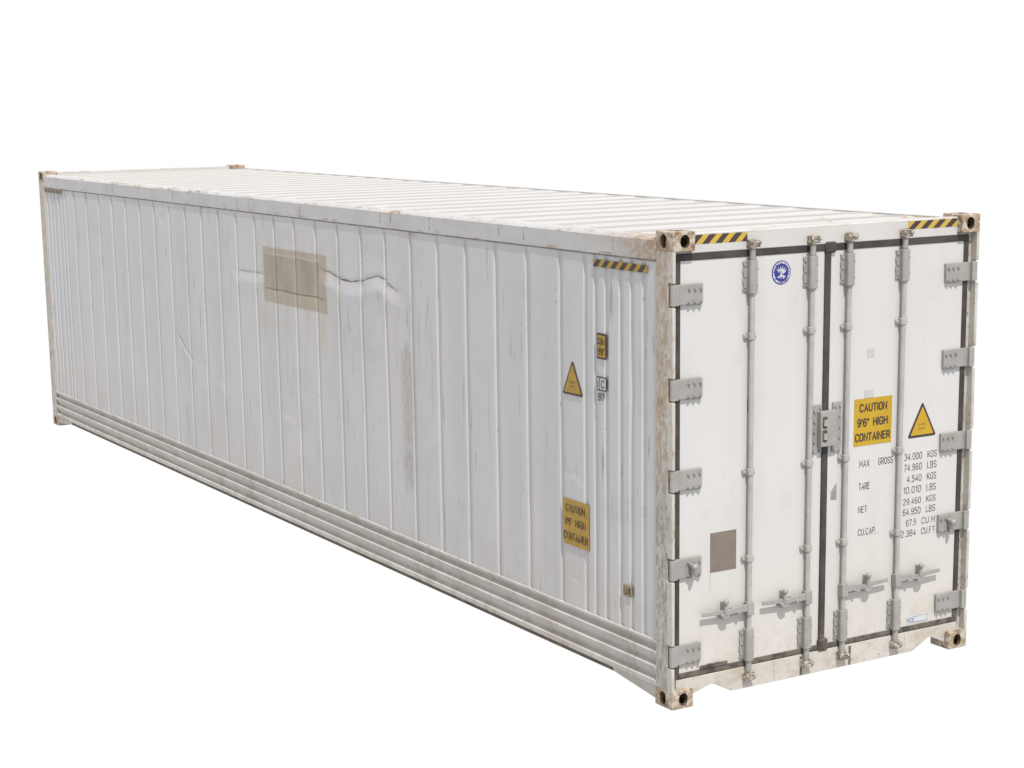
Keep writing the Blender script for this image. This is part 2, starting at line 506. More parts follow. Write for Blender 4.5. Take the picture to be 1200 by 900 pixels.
CRACK = mat_plain('torn_crease', (0.075, 0.05, 0.036), (0.17, 0.12, 0.09), .8, 30)
wall = make('side_wall', MB().box(.05, .09, .10, L - .10, .14, 2.80), SIDE, ROOT)
FACE_X, FLOOR_X, PZ0, PZ1 = .008, .019, .385, 2.735
edges = [.150] + RIBS + [L - .150]
for k in range(len(edges) - 1):
    a, b = edges[k], edges[k + 1]
    first, last = k == 0, k == len(edges) - 2
    fine = (3.3 < b and a < 6.7) or (7.5 < b and a < 8.2) or b < 1.4
    step = .014 if fine else .030
    i0, i1 = a + (.0255 if not first else .0), b - (.0255 if not last else .0)
    n = max(3, int((i1 - i0) / step))
    cols = []
    if not first:
        cols += [(a, FLOOR_X), (a + .0150, FLOOR_X), (a + .0175, FLOOR_X - .001), (a + .0235, FACE_X + .0012)]
    cols += [(i0 + (i1 - i0) * i / n, FACE_X) for i in range(n + 1)]
    if not last:
        cols += [(b - .0235, FACE_X + .0012), (b - .0175, FLOOR_X - .001), (b - .0150, FLOOR_X), (b, FLOOR_X)]
    zs = []
    z = PZ0
    while z < PZ1 - 1e-4:
        zs.append(z)
        dz = .030
        if fine and ((2.0 < z < 2.5 and a < 6.7 and b > 3.3) or (1.2 < z < 1.6 and 7.5 < b and a < 8.2) or (b < 1.4 and (1.15 < z < 1.4 or .5 < z < .7))):
            dz = .009
        z += dz
    zs.append(PZ1)
    mb = MB()
    nc = len(cols)
    # grooves run out with a rounded end just under the rail
    for z in zs:
        end = max(0.0, min(1.0, (z - 2.690) / .022))
        for (y, x) in cols:
            xx = x + (FACE_X - x) * end * end * (3 - 2 * end)
            mb.v.append((xx + dent(y, z), y, z))
    for j in range(len(zs) - 1):
        for i in range(nc - 1):
            p = j * nc + i
            mb.f.append((p, p + nc, p + nc + 1, p + 1))
    me = mb.mesh('panel', fix=False)
    link('panel', me, SIDE, wall)



def face_x(y, z):
    for r_ in RIBS:
        e = abs(y - r_)
        if e < .0235:
            return (FLOOR_X if e < .0165 else FACE_X + (FLOOR_X - FACE_X) * (.0235 - e) / .007) + dent(y, z)
    return FACE_X + dent(y, z)


# dark torn lines along the deep creases
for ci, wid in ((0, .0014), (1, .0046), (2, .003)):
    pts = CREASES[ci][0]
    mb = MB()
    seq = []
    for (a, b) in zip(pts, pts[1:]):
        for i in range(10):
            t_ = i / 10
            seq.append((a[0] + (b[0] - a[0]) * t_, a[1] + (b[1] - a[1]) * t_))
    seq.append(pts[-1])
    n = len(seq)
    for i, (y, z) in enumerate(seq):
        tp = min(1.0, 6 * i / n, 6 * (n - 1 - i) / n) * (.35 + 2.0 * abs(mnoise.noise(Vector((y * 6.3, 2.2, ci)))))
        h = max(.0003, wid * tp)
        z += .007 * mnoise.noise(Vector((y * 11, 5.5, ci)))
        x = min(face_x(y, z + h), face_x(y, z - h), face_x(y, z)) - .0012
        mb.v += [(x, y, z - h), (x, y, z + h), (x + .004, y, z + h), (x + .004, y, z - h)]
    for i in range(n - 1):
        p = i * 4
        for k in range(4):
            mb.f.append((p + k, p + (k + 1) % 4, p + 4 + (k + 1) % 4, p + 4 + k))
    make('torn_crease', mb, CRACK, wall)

make('side_wall', MB().box(W - .09, W - .008, .10, L - .10, .14, 2.80), SIDE, ROOT)
make('end_wall', MB().box(.05, W - .05, L - .08, L - .012, .14, 2.82), SIDE, ROOT)
make('floor_base', MB().box(.05, W - .05, .08, L - .05, .135, .26), UNDER, ROOT)

# ------------------------------------------------------------------ roof, corrugated across
PITCH = .4067
mb = MB()
prof = [(.06, 2.856), (.42, 2.856)]
y = .50
while y < L - .45:
    prof += [(y, 2.832), (y + .030, 2.860), (y + .030 + .150, 2.860), (y + .030 + .150 + .03, 2.832)]
    y += PITCH
prof += [(L - .06, 2.856)]
xs = [.075, .10, .13, W - .13, W - .10, W - .075]
sag = [0, .35, 1, 1, .35, 0]
for (yy, zz) in prof:
    for xx, k in zip(xs, sag):
        mb.v.append((xx, yy, 2.857 + (zz - 2.857) * k))
nx = len(xs)
for j in range(len(prof) - 1):
    for i in range(nx - 1):
        p = j * nx + i
        mb.f.append((p, p + 1, p + nx + 1, p + nx))
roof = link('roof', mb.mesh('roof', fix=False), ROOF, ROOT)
# rust-lifted lip of the front roof sheet
make('roof_flashing', MB().box(.17, W - .17, .075, .30, 2.858, 2.8625), ROOF, ROOT, .002)

# ------------------------------------------------------------------ rails
prof = [(0.0, 2.722), (0.0, 2.838), (.010, 2.850), (.035, 2.862), (.085, 2.864), (.085, 2.722)]
make('top_rail', MB().prism(prof, 'y', .176, L - .176), TOPR, ROOT, .003)
make('top_rail', MB().prism([(W - a, b) for a, b in prof], 'y', .176, L - .176), TOPR, ROOT, .003)
bp = [(.060, .416), (.000, .404), (-.001, .390), (.030, .350), (.030, .344), (-.001, .330), (-.001, .312), (.030, .260), (.030, .254),
      (-.001, .238), (-.001, .218), (.030, .168), (.030, .162), (-.001, .146), (-.001, .116), (.006, .108), (.060, .108)]
make('bottom_rail', MB().prism(bp, 'y', .165, L - .165), BOTR, ROOT, .0025)
make('bottom_rail', MB().prism([(W - a, b) for a, b in bp], 'y', .165, L - .165), BOTR, ROOT)
for x0, x1 in ((.012, .055), (W - .055, W - .012)):
    make('rail_flange', MB().box(x0, x1, .60, L - .60, .082, .110), UNDER, ROOT)
RAIL_SHADE = mat_plain('rail_shade_brown', (0.13, 0.105, 0.09), (0.235, 0.21, 0.19), .8, 7)
make('rail_shade_strip', MB().box(.0035, .03, .172, L - .172, 2.7135, 2.7225), RAIL_SHADE, ROOT)  # dark strip added to draw the shade line under the rail
# rail splices, thin weld beads across the top rail
for yy in (.62, 1.66, 1.98, 2.95, 3.55, 3.72, 5.15, 6.2, 6.45, 8.0, 9.7):
    make('weld_bead', MB().box(-.0022, .004, yy - .003, yy + .003, 2.748 + random.random() * .03, 2.834), CAMM, ROOT)

# bolster plates beside the bottom castings
for x0, x1 in ((.010, .040), (W - .040, W - .010)):
    for s_ in (0, 1):
        pl = [(.17, .028), (.17, .112), (.66, .112), (.64, .082), (.59, .076)]
        if s_:
            pl = [(L - a, b) for a, b in pl]
        make('bolster_plate', MB().prism(pl, 'x', x0, x1), BOTR, ROOT, .003)

# ------------------------------------------------------------------ corner castings (hollow, with slots)
CX, CY, CZ = .162, .178, .118


def stadium(cx, cy, w, h, n=8):
    r = min(w, h) / 2
    pts = []
    for i in range(2 * n):
        t = math.pi * 2 * (i + .5) / (2 * n)
        px, py = r * math.cos(t), r * math.sin(t)
        if w > h:
            px += math.copysign((w - h) / 2, px)
        else:
            py += math.copysign((h - w) / 2, py)
        pts.append((cx + px, cy + py))
    return pts


def boolean_mesh(base, cutters):
    o = bpy.data.objects.new('tmp', base)
    col.objects.link(o)
    tmp = []
    for c in cutters:
        k = bpy.data.objects.new('tmp_cut', c)
        col.objects.link(k)
        md = o.modifiers.new('b', 'BOOLEAN')
        md.operation = 'DIFFERENCE'
        md.object = k
        md.solver = 'EXACT'
        tmp.append(k)
    dg = bpy.context.evaluated_depsgraph_get()
    dg.update()
    me = bpy.data.meshes.new_from_object(o.evaluated_get(dg))
    for q in tmp + [o]:
        bpy.data.objects.remove(q)
    return me


bm = bmesh.new()
bmesh.ops.create_cube(bm, size=1)
for v in bm.verts:
    v.co = Vector(((v.co.x + .5) * CX, (v.co.y + .5) * CY, (v.co.z + .5) * CZ))
bmesh.ops.bevel(bm, geom=bm.edges[:], offset=.010, segments=3, profile=.6, affect='EDGES')
cb = bpy.data.meshes.new('cast')
bm.to_mesh(cb)
bm.free()
cut = [MB().box(.026, CX - .004, .026, CY - .004, .026, CZ - .012).mesh('c', smooth=False),
       MB().prism(stadium(.086, .060, .066, .080), 'y', -.01, .05).mesh('c', smooth=False),
       MB().prism(stadium(.096, .060, .062, .084), 'x', -.01, .05).mesh('c', smooth=False),
       MB().prism(stadium(.086, .094, .058, .118), 'z', CZ - .04, CZ + .01).mesh('c', smooth=False)]
cb2 = cb.copy()
cut2 = [c.copy() for c in cut]
cut2[2] = MB().prism(stadium(.096, .060, .052, .078), 'x', -.01, .018).mesh('c', smooth=False)
cast_me = boolean_mesh(cb, cut)
cast_blind = boolean_mesh(cb2, cut2)


def casting(right, far, bottom):
    src = cast_blind if right else cast_me
    me = src.copy()
    me.name = 'corner_casting'
    for v in me.vertices:
        x, y, z = v.co
        if bottom:
            z = CZ - z
        z = z + (0 if bottom else H - CZ)
        v.co = (W - x if right else x, L - y if far else y, z)
    if (right + far + bottom) % 2:
        me.flip_normals()
    me.shade_smooth()
    me.set_sharp_from_angle(angle=math.radians(30))
    me.materials.clear()
    me.materials.append(CAST)
    me.materials.append(CAVITY)
    for p, q in zip(me.polygons, src.polygons):
        c = q.center
        p.material_index = 1 if (.010 < c.x and .010 < c.y and c.z < CZ - .010 and c.z > .010 and c.x < CX - .002 and c.y < CY - .002) else 0
    link('corner_casting', me, None, ROOT)


for r_ in (0, 1):
    for f_ in (0, 1):
        for b_ in (0, 1):
            casting(r_, f_, b_)

# ------------------------------------------------------------------ corner posts
DY = .050                                   # door face stands this far behind the castings
HINGE_Z = [2.525, 1.965, 1.415, .872, .330]
for right in (0, 1):
    X = (lambda v: W - v) if right else (lambda v: v)
    bx = lambda mb_, a, b, *r: mb_.box(min(X(a), X(b)), max(X(a), X(b)), *r)
    pm = MB()
    bx(pm, .001, .060, .052, .172, CZ - .004, H - CZ + .004)
    bx(pm, .024, .060, DY, .060, CZ - .004, H - CZ + .004)
    post = make('corner_post', pm, POST_R if right else POST_L, ROOT, .004)
    lv = [H - CZ + .004] + [v for h in HINGE_Z for v in (h + .072, h - .072)] + [CZ - .004]
    for i in range(0, len(lv), 2):
        fm = MB()
        bx(fm, .001, .023, .002, .056, lv[i + 1], lv[i])
        make('post_flange', fm, FLANGE, post, .004)
for x0, x1 in ((.001, .14), (W - .14, W - .001)):
    make('corner_post', MB().box(x0, x1, L - .172, L - .002, CZ - .004, H - CZ + .004), POST_R, ROOT, .004)

# ------------------------------------------------------------------ header and sill
header = make('door_header', MB().box(CX - .002, W - CX + .002, .040, .10, 2.762, 2.880), HEAD, ROOT, .006)
make('door_header', MB().box(CX - .002, W - CX + .002, L - .10, L - .008, 2.766, 2.884), HEAD, ROOT, .006)
make('header_return', MB().box(.06, W - .06, .055, .09, 2.750, 2.772), HEAD, ROOT)
ring = [(.060, .170), (.060, .100), (.165, .100), (.165, .062), (.318, .103), (.342, .103), (.485, .030), (1.985, .030), (2.128, .103), (2.152, .103),
        (2.274, .046), (2.274, .100), (W - .060, .100), (W - .060, .170)]
sill = make('door_sill', MB().prism(ring, 'y', .040, .090), SILL, ROOT, .002)
for xx in (1.036, 1.442):
    make('drain_slot', MB().box(xx - .008, xx + .008, .0375, .050, .034, .158), UNDER, sill)
for xx in (.82, 1.915):
    make('weld_seam', MB().box(xx - .002, xx + .002, .0395, .050, .04, .150), CAMM, sill)

# ------------------------------------------------------------------ doors with rubber seals
CXD = 1.203                                  # meeting line of the two doors
DZ0, DZ1 = .172, 2.762
doors = []
for (x0, x1, right) in ((.052, CXD, 0), (CXD, W - .052, 1)):
    d = make('door', MB().box(x0 + .028, x1 - (.018 if not right else .028), DY, DY + .05, DZ0 + .03, DZ1 - .034), DOOR, ROOT, .004)
    doors.append(d)
    y0, y1 = DY - .006, DY + .045
    gt = MB().box(x0, x1, y0, y1, DZ1 - .042, DZ1)
    gb = MB().box(x0, x1, y0, y1, DZ0, DZ0 + .037)
    make('gasket', gt, RUBBER, d, .006)
    make('gasket', gb, RUBBER, d, .006)
    if not right:
        make('gasket', MB().box(x0, x0 + .036, y0 - .001, y1, DZ0 + .01, DZ1 - .01), RUBBER, d, .006)
    else:
        make('gasket', MB().box(x1 - .042, x1, y0 - .001, y1, DZ0 + .01, DZ1 - .01), RUBBER, d, .006)
        make('gasket', MB().box(CXD - .022, CXD + .027, y0 - .007, y1, DZ0 + .02, DZ1 - .012), RUBBER, d, .010)
        make('gasket_joint', MB().box(CXD - .026, CXD + .058, y0 - .014, y1, DZ1 - .055, DZ1 + .014), RUBBER, d, .010)
        make('gasket_joint', MB().box(CXD - .03, CXD + .05, y0 - .014, y1, DZ0 - .008, DZ0 + .075), RUBBER, d, .012)
make('torn_seal', MB().box(.245, .455, DY - .010, DY + .004, DZ0 + .034, DZ0 + .058).box(.30, .40, DY - .012, DY, DZ0 + .052, DZ0 + .062), RUBBER, doors[0], .004)
make('door_backing', MB().box(.058, W - .058, DY + .046, DY + .075, .15, 2.77), UNDER, ROOT)

# ------------------------------------------------------------------ hinges
def hinge(right, zc, knob):
    X = (lambda v: W - v) if right else (lambda v: v)
    zb = .060
    t0, t1 = DY - .022, DY - .001
    xe = .240 if not right else .258
    mb = MB()
    # strap: smooth root, scalloped bolted end
    ring = [(.034, zc - zb), (.034, zc + zb), (xe, zc + zb)]
    for i in range(12):
        f = i / 11
        ring.append((xe - .115 * f, zc - zb - .004 + .007 * math.cos(f * 6 * math.pi)))
    ring.append((xe - .125, zc - zb))
    ring = [(X(a), b) for a, b in ring]
    mb.prism(ring, 'y', t0, t1)
    h = make('hinge', mb, METAL, ROOT, .003)
    kn = MB()
    kn.cyl((X(.020), .0225, zc - .062), (X(.020), .0225, zc + .062), .0195, 14)
    kn.box(min(X(.02), X(.05)), max(X(.02), X(.05)), .006, .040, zc - .0605, zc + .0605)
    make('knuckle', kn, METAL, h, .002)
    pin = MB().cyl((X(.020), .0225, zc - .071), (X(.020), .0225, zc + .071), .009, 10)
    make('hinge_pin', pin, CAMM, h)
    for row, zz in ((0, zc + .030), (1, zc - .048)):
        for i in range(3):
            xx = X(xe - .018 - i * .042)
            b = MB().cyl((xx, t0 + .001, zz), (xx, t0 - .008, zz), .0095, 8)
            b.cyl((xx, t0 - .006, zz), (xx, t0 - .014, zz), .005, 6)
            make('bolt', b, METAL, h)
    if knob:
        xx = X(xe - .085)
        k = MB().cyl((xx, t0, zc + .018), (xx, t0 - .045, zc + .012), .017, 10).ball((xx, t0 - .045, zc + .010), .021)
        k.box(xx - .010, xx + .010, t0 - .034, t0 - .008, zc - .062, zc + .01)
        make('stay_knob', k, METAL, h, .002)


for right in (0, 1):
    for i, zc in enumerate(HINGE_Z):
        hinge(right, zc, i == 3)

# ------------------------------------------------------------------ locking bars
RY, RR = .024, .0165


def keeper(x, top):
    s_ = 1 if top else -1
    zc = 2.800 if top else .112
    y0 = .041
    m_ = MB().box(x - .036, x + .036, y0 - .006, y0 + .004, zc - .026, zc + .026)
    for sx in (-1, 1):
        m_.prism([(x + sx * .036, zc - .022), (x + sx * .020, zc - .022), (x + sx * .022, zc + .020), (x + sx * .033, zc + .022)], 'y', y0 - .050, y0)
        m_.ball((x + sx * .028, y0 - .048, zc + .004), .0125, 8, 5)
    return make('cam_keeper', m_, CAMM, header if top else sill, .003)


def bar(x, side):
    o = make('locking_bar', MB().cyl((x, RY, .150), (x, RY, 2.775), RR, 16), BARM, ROOT)
    keeper(x, True)
    keeper(x, False)
    for zc, s_ in ((2.790, 1), (.122, -1)):
        c = MB().cyl((x, RY - .004, zc - .024), (x, RY - .004, zc + .024), .0215, 12)
        c.prism([(x - .028, zc + .010 * s_), (x + .028, zc + .010 * s_), (x + .016, zc + .034 * s_), (x - .016, zc + .034 * s_)], 'y', RY - .030, RY + .006)
        c.cyl((x - .032, RY - .018, zc), (x + .032, RY - .018, zc), .010, 8)
        make('cam', c, CAMM, o, .002)
        sl = MB().cyl((x, RY, zc - .085 * s_), (x, RY, zc - .025 * s_), .0195, 14)
        make('bar_collar', sl, METAL, o)
    for z0, z1 in ((2.500, 2.700), (.214, .418)):
        b = MB()
        cw = .029
        b.prism([(x - cw, RY + .028), (x - cw, RY - .016), (x - cw + .010, RY - .026), (x + cw - .010, RY - .026), (x + cw, RY - .016), (x + cw, RY + .028)], 'z', z0, z1)
        # bolted ear with a waved edge
        ring = [(x - cw + .002, z0 + .012), (x - cw + .002, z1 - .004)]
        for i in range(13):
            f = i / 12
            ring.append((x - cw - .026 - .003 * math.cos(f * 6 * math.pi), z1 - .008 - (z1 - z0 - .024) * f))
        b.prism(ring, 'y', DY - .012, DY - .001)
        for i in range(3):
            zz = z1 - .030 - i * (z1 - z0 - .07) / 2
            b.cyl((x - cw - .014, DY - .010, zz), (x - cw - .014, DY - .019, zz), .009, 8)
        for zz in (z0 + .05, z1 - .05):
            b.cyl((x + cw - .010, RY - .024, zz), (x + cw - .010, RY - .030, zz), .0055, 8)
        b.cyl((x, RY, z0 - .012), (x, RY, z0 + .01), .0225, 12)
        make('bar_bracket', b, METAL, o, .003)
    for zc in (2.243, 1.410, .866):
        g = MB()
        g.prism([(x - .023, DY - .001), (x - .023, RY - .010), (x - .013, RY - .021), (x + .013, RY - .021), (x + .023, RY - .010), (x + .023, DY - .001)], 'z', zc - .021, zc + .021)
        g.prism(stadium(x - .034, zc - .002, .030, .040, 5), 'y', DY - .013, DY - .001)
        g.cyl((x - .036, DY - .012, zc - .002), (x - .036, DY - .021, zc - .002), .009, 8)
        g.cyl((x + .015, RY - .017, zc), (x + .015, RY - .024, zc), .005, 6)
        make('bar_guide', g, BARM, o, .003)
    # handle folded against the door
    X = lambda v: x + side * v
    zh = .548
    hm = MB()
    ha, hb = RY - .018, RY - .006
    hm.box(x - .024, x + .024, RY - .024, RY + .020, zh - .042, zh + .042)
    hm.prism([(X(.02), zh - .016), (X(.02), zh + .034), (X(.07), zh + .028), (X(.13), zh + .024), (X(.185), zh + .010), (X(.225), zh + .026), (X(.365), zh + .028),
              (X(.368), zh + .004), (X(.235), zh - .004), (X(.195), zh - .022), (X(.12), zh - .012)], 'y', ha, hb)
    h_ = make('handle', hm, METAL, o, .003)
    # hub and catch share the handle's mesh family but are separate pieces
    hub = MB().box(min(X(.05), X(.13)), max(X(.05), X(.13)), DY - .012, DY - .001, zh - .034, zh + .020)
    hub.cyl((X(.09), DY - .002, zh - .008), (X(.09), ha - .006, zh - .008), .013, 10)
    make('handle_hub', hub, METAL, o, .003)
    ct = MB().prism([(X(.183), zh - .012), (X(.205), zh - .012), (X(.203), zh + .070), (X(.187), zh + .070)], 'y', ha - .008, DY - .001)
    ct.ball((X(.194), ha - .004, zh + .072), .019, 10, 6)
    ct.prism([(X(.165), zh - .030), (X(.200), zh - .042), (X(.222), zh - .026), (X(.232), zh - .004), (X(.170), zh - .002)], 'y', ha - .008, DY - .001)
    make('handle_catch', ct, METAL, o, .003)


for x, s_ in ((.602, -1), (1.066, -1), (1.362, 1), (1.816, 1)):
    bar(x, s_)

# ------------------------------------------------------------------ middle lock box
lb = make('lock_box', MB().box(1.137, 1.265, DY - .050, DY - .002, 1.505, 1.728), METAL, ROOT, .004)
make('plate', MB().box(1.104, 1.176, DY - .010, DY - .0008, 1.462, 1.768), METAL, lb, .002)
make('plate', MB().box(1.262, 1.332, DY - .012, DY - .0008, 1.455, 1.772), METAL, lb, .002)
for i in range(2):
    zz = 1.660 - i * .086
    make('slot', MB().box(1.149, 1.184, DY - .0525, DY - .049, zz - .036, zz + .036), CAVITY, lb)
    make('roller', MB().cyl((1.167, DY - .054, zz - .022), (1.167, DY - .054, zz + .016), .012, 12), BARM, lb)
for (bx_, bz_) in [(1.112, 1.73), (1.112, 1.665), (1.112, 1.60), (1.112, 1.535), (1.160, 1.745), (1.112, 1.475), (1.160, 1.475)] + \
                  [(q, w) for q in (1.280, 1.318) for w in (1.745, 1.680, 1.610, 1.545, 1.465)]:
    make('bolt', MB().cyl((bx_, DY - .006, bz_), (bx_, DY - .020, bz_), .0075, 8), METAL, lb)


# ------------------------------------------------------------------ signs and writing
def text_mesh(s, u0, u1, v0, v1, offset=0.0, mat=BLACK, cond=True):
    cu = bpy.data.curves.new('t', 'FONT')
    cu.body = s
    cu.size = 1
    cu.offset = offset
    cu.resolution_u = 3
    cu.space_character = 1.0
    o = bpy.data.objects.new('t', cu)
    col.objects.link(o)
    dg = bpy.context.evaluated_depsgraph_get()
    dg.update()
    me = bpy.data.meshes.new_from_object(o.evaluated_get(dg))
    bpy.data.objects.remove(o)
    bpy.data.curves.remove(cu)
    xs_ = [v.co.x for v in me.vertices]
    ys_ = [v.co.y for v in me.vertices]
    a0, a1, b0, b1 = min(xs_), max(xs_), min(ys_), max(ys_)
    pts = []
    for v in me.vertices:
        pts.append((u0 + (v.co.x - a0) / (a1 - a0) * (u1 - u0), v0 + (v.co.y - b0) / (b1 - b0) * (v1 - v0)))
    return me, pts


RND = [(.25, 0), (.75, 0), (1, .2), (1, .8), (.75, 1), (.25, 1), (0, .8), (0, .2), (.25, 0)]
CEE = [(1, .78), (.95, .88), (.75, 1), (.25, 1), (0, .8), (0, .2), (.25, 0), (.75, 0), (.95, .12), (1, .22)]
SIX = [(.92, .86), (.72, 1), (.28, 1), (0, .78), (0, .2), (.25, 0), (.75, 0), (1, .2), (1, .4), (.75, .58), (.25, .58), (0, .42)]
GLYPH = {
    '0': (.6, [RND]), 'O': (.66, [RND]), '1': (.3, [[(0, .8), (.9, 1), (.9, 0)]]),
    '2': (.6, [[(0, .8), (.25, 1), (.75, 1), (1, .82), (1, .62), (0, 0), (1, 0)]]),
    '3': (.6, [[(0, .85), (.25, 1), (.75, 1), (1, .82), (1, .66), (.75, .53), (1, .38), (1, .18), (.75, 0), (.25, 0), (0, .15)], [(.75, .53), (.4, .53)]]),
    '4': (.6, [[(.72, 0), (.72, 1), (0, .3), (1, .3)]]),
    '5': (.6, [[(.95, 1), (.1, 1), (.05, .55), (.3, .64), (.7, .64), (1, .45), (1, .2), (.75, 0), (.25, 0), (0, .15)]]),
    '6': (.6, [SIX]), '9': (.6, [[(1 - p, 1 - q) for p, q in SIX]]), '7': (.58, [[(0, 1), (1, 1), (.35, 0)]]),
    '8': (.6, [[(.28, .53), (.05, .68), (.05, .85), (.28, 1), (.72, 1), (.95, .85), (.95, .68), (.72, .53), (1, .36), (1, .17), (.75, 0), (.25, 0), (0, .17), (0, .36), (.28, .53)], [(.28, .53), (.72, .53)]]),
    'A': (.68, [[(0, 0), (.5, 1), (1, 0)], [(.18, .32), (.82, .32)]]), 'B': (.6, [[(0, 0), (0, 1), (.7, 1), (.95, .85), (.95, .68), (.7, .53), (1, .36), (1, .17), (.75, 0), (0, 0)], [(0, .53), (.7, .53)]]),
    'C': (.66, [CEE]), 'E': (.56, [[(1, 1), (0, 1), (0, 0), (1, 0)], [(0, .53), (.85, .53)]]), 'F': (.54, [[(1, 1), (0, 1), (0, 0)], [(0, .53), (.8, .53)]]),
    'G': (.68, [CEE + [(1, .46), (.58, .46)]]), 'H': (.64, [[(0, 0), (0, 1)], [(1, 0), (1, 1)], [(0, .53), (1, .53)]]), 'I': (.02, [[(0, 0), (0, 1)]]),
    'K': (.62, [[(0, 0), (0, 1)], [(1, 1), (.02, .40)], [(.36, .58), (1, 0)]]), 'L': (.52, [[(0, 1), (0, 0), (1, 0)]]),
    'M': (.76, [[(0, 0), (0, 1), (.5, .3), (1, 1), (1, 0)]]), 'N': (.64, [[(0, 0), (0, 1), (1, 0), (1, 1)]]),
    'P': (.6, [[(0, 0), (0, 1), (.75, 1), (1, .85), (1, .6), (.75, .45), (0, .45)]]),
    'R': (.64, [[(0, 0), (0, 1), (.75, 1), (1, .85), (1, .63), (.75, .48), (0, .48)], [(.62, .48), (1, 0)]]),
    'S': (.62, [[(1, .82), (.75, 1), (.25, 1), (0, .86), (0, .68), (.2, .56), (.8, .44), (1, .32), (1, .14), (.75, 0), (.25, 0), (0, .18)]]),
    'T': (.6, [[(0, 1), (1, 1)], [(.5, 1), (.5, 0)]]), 'U': (.64, [[(0, 1), (0, .2), (.25, 0), (.75, 0), (1, .2), (1, 1)]]), 'X': (.62, [[(0, 0), (1, 1)], [(0, 1), (1, 0)]]),
    '.': (.12, [[(.5, 0), (.5, .07)]]), "'": (.02, [[(.5, .72), (.5, 1)]]), '"': (.16, [[(0, .74), (0, 1)], [(1, .74), (1, 1)]]), ' ': (.3, []),
    'm': (.8, [[(0, 0), (0, .66)], [(0, .5), (.2, .66), (.4, .66), (.5, .5), (.5, 0)], [(.5, .5), (.7, .66), (.88, .66), (1, .5), (1, 0)]]),
    'i': (.02, [[(0, 0), (0, .62)], [(0, .82), (0, .95)]])}


def ribbon(pts, h):
    """flat stroke of half width h with mitred corners"""
    pts = [Vector(p) for p in pts]
    closed = (pts[0] - pts[-1]).length < 1e-6
    n = len(pts)
    out = []
    for i in range(n):
        a = pts[i - 1] if i else (pts[-2] if closed else None)
        b = pts[i + 1] if i < n - 1 else (pts[1] if closed else None)
        d0 = (pts[i] - a).normalized() if a is not None else None
        d1 = (b - pts[i]).normalized() if b is not None else None
        d0, d1 = d0 or d1, d1 or d0
        n0, n1 = Vector((-d0.y, d0.x)), Vector((-d1.y, d1.x))
        m_ = n0 + n1
        m_ = m_.normalized() if m_.length > 1e-4 else n0
        k = h / max(.45, m_.dot(n0))
        e = pts[i].copy()
        if not closed and i == 0:
            e -= d1 * h * .6
        if not closed and i == n - 1:
            e += d0 * h * .6
        out.append((e + m_ * k, e - m_ * k))
    return out


def writing(name, items, plane, t, mat, parent, weight=.10):
    """items: (text,u0,u1,v0,v1); plane 'door': u=x,v=z at y=t; 'side': u=-y reading direction, v=z at x=t. One object per line of print."""
    for (txt, u0, u1, v0, v1) in items:
        h = (v1 - v0) * weight / 2
        total = sum(GLYPH[c][0] for c in txt) + .31 * (len(txt) - 1)
        kx = (u1 - u0 - 2 * h) / max(.05, total)
        ky = v1 - v0 - 2 * h
        cu, mb, st = 0.0, MB(), 0
        for c in txt:
            w_, strokes = GLYPH[c]
            for pl in strokes:
                rb = ribbon([(u0 + h + (cu + p * w_) * kx, v0 + h + q * ky) for p, q in pl], h)
                tt = t - .00012 * (st % 3)
                st += 1
                k0 = len(mb.v)
                for l_, r_ in rb:
                    for q in (l_, r_):
                        mb.v.append((q.x, tt, q.y) if plane == 'door' else (tt, -q.x, q.y))
                for i in range(len(rb) - 1):
                    k = k0 + 2 * i
                    mb.f.append((k, k + 1, k + 3, k + 2))
            cu += w_ + .31
        me = bpy.data.meshes.new(name)
        me.from_pydata(mb.v, [], mb.f)
        link(name, me, mat, parent)


SF = DY - .002      # surface of a decal on the doors


def door_plate(name, x0, x1, z0, z1, mat, parent=ROOT):
    return make(name, MB().box(x0, x1, SF, DY + .001, z0, z1), mat, parent)


def side_plate(name, y0, y1, z0, z1, mat, parent=ROOT):
    return make(name, MB().box(.0012, .0035, y0, y1, z0, z1), mat, parent)


def tri(cu, z0, z1, half, k=1.0, cut=.10):
    """triangle with clipped corners, as a ring"""
    pts = [(cu - half, z0), (cu + half, z0), (cu, z1)]
    c = (cu, z0 + (z1 - z0) / 3)
    pts = [(c[0] + (p[0] - c[0]) * k, c[1] + (p[1] - c[1]) * k) for p in pts]
    out = []
    for i in range(3):
        a, b, d_ = pts[i - 1], pts[i], pts[(i + 1) % 3]
        out.append((b[0] + (a[0] - b[0]) * cut, b[1] + (a[1] - b[1]) * cut))
        out.append((b[0] + (d_[0] - b[0]) * cut, b[1] + (d_[1] - b[1]) * cut))
    return out


# caution sign on the door
cs = door_plate('caution_sign', 1.446, 1.762, 1.466, 1.769, YELLOW)
writing('lettering', [('CAUTION', 1.489, 1.720, 1.683, 1.737), ("9'6\"", 1.472, 1.570, 1.588, 1.642), ('HIGH', 1.604, 1.728, 1.588, 1.642),
                      ('CONTAINER', 1.456, 1.750, 1.494, 1.548)], 'door', SF - .0015, BLACK, cs, .17)
# triangular warning sign on the door
ts = make('warning_triangle', MB().prism(tri(2.026, 1.470, 1.702, .125, 1.0, .05), 'y', SF, DY + .001), BLACK, ROOT)
make('triangle_face', MB().prism(tri(2.026, 1.470, 1.702, .125, .80, .03), 'y', SF - .0015, SF + .0005), YELLOW, ts)
writing('lettering', [('CAUTION', 1.992, 2.056, 1.549, 1.559), ('HEIGHT', 1.990, 2.058, 1.521, 1.532)], 'door', SF - .003, BLACK, ts)
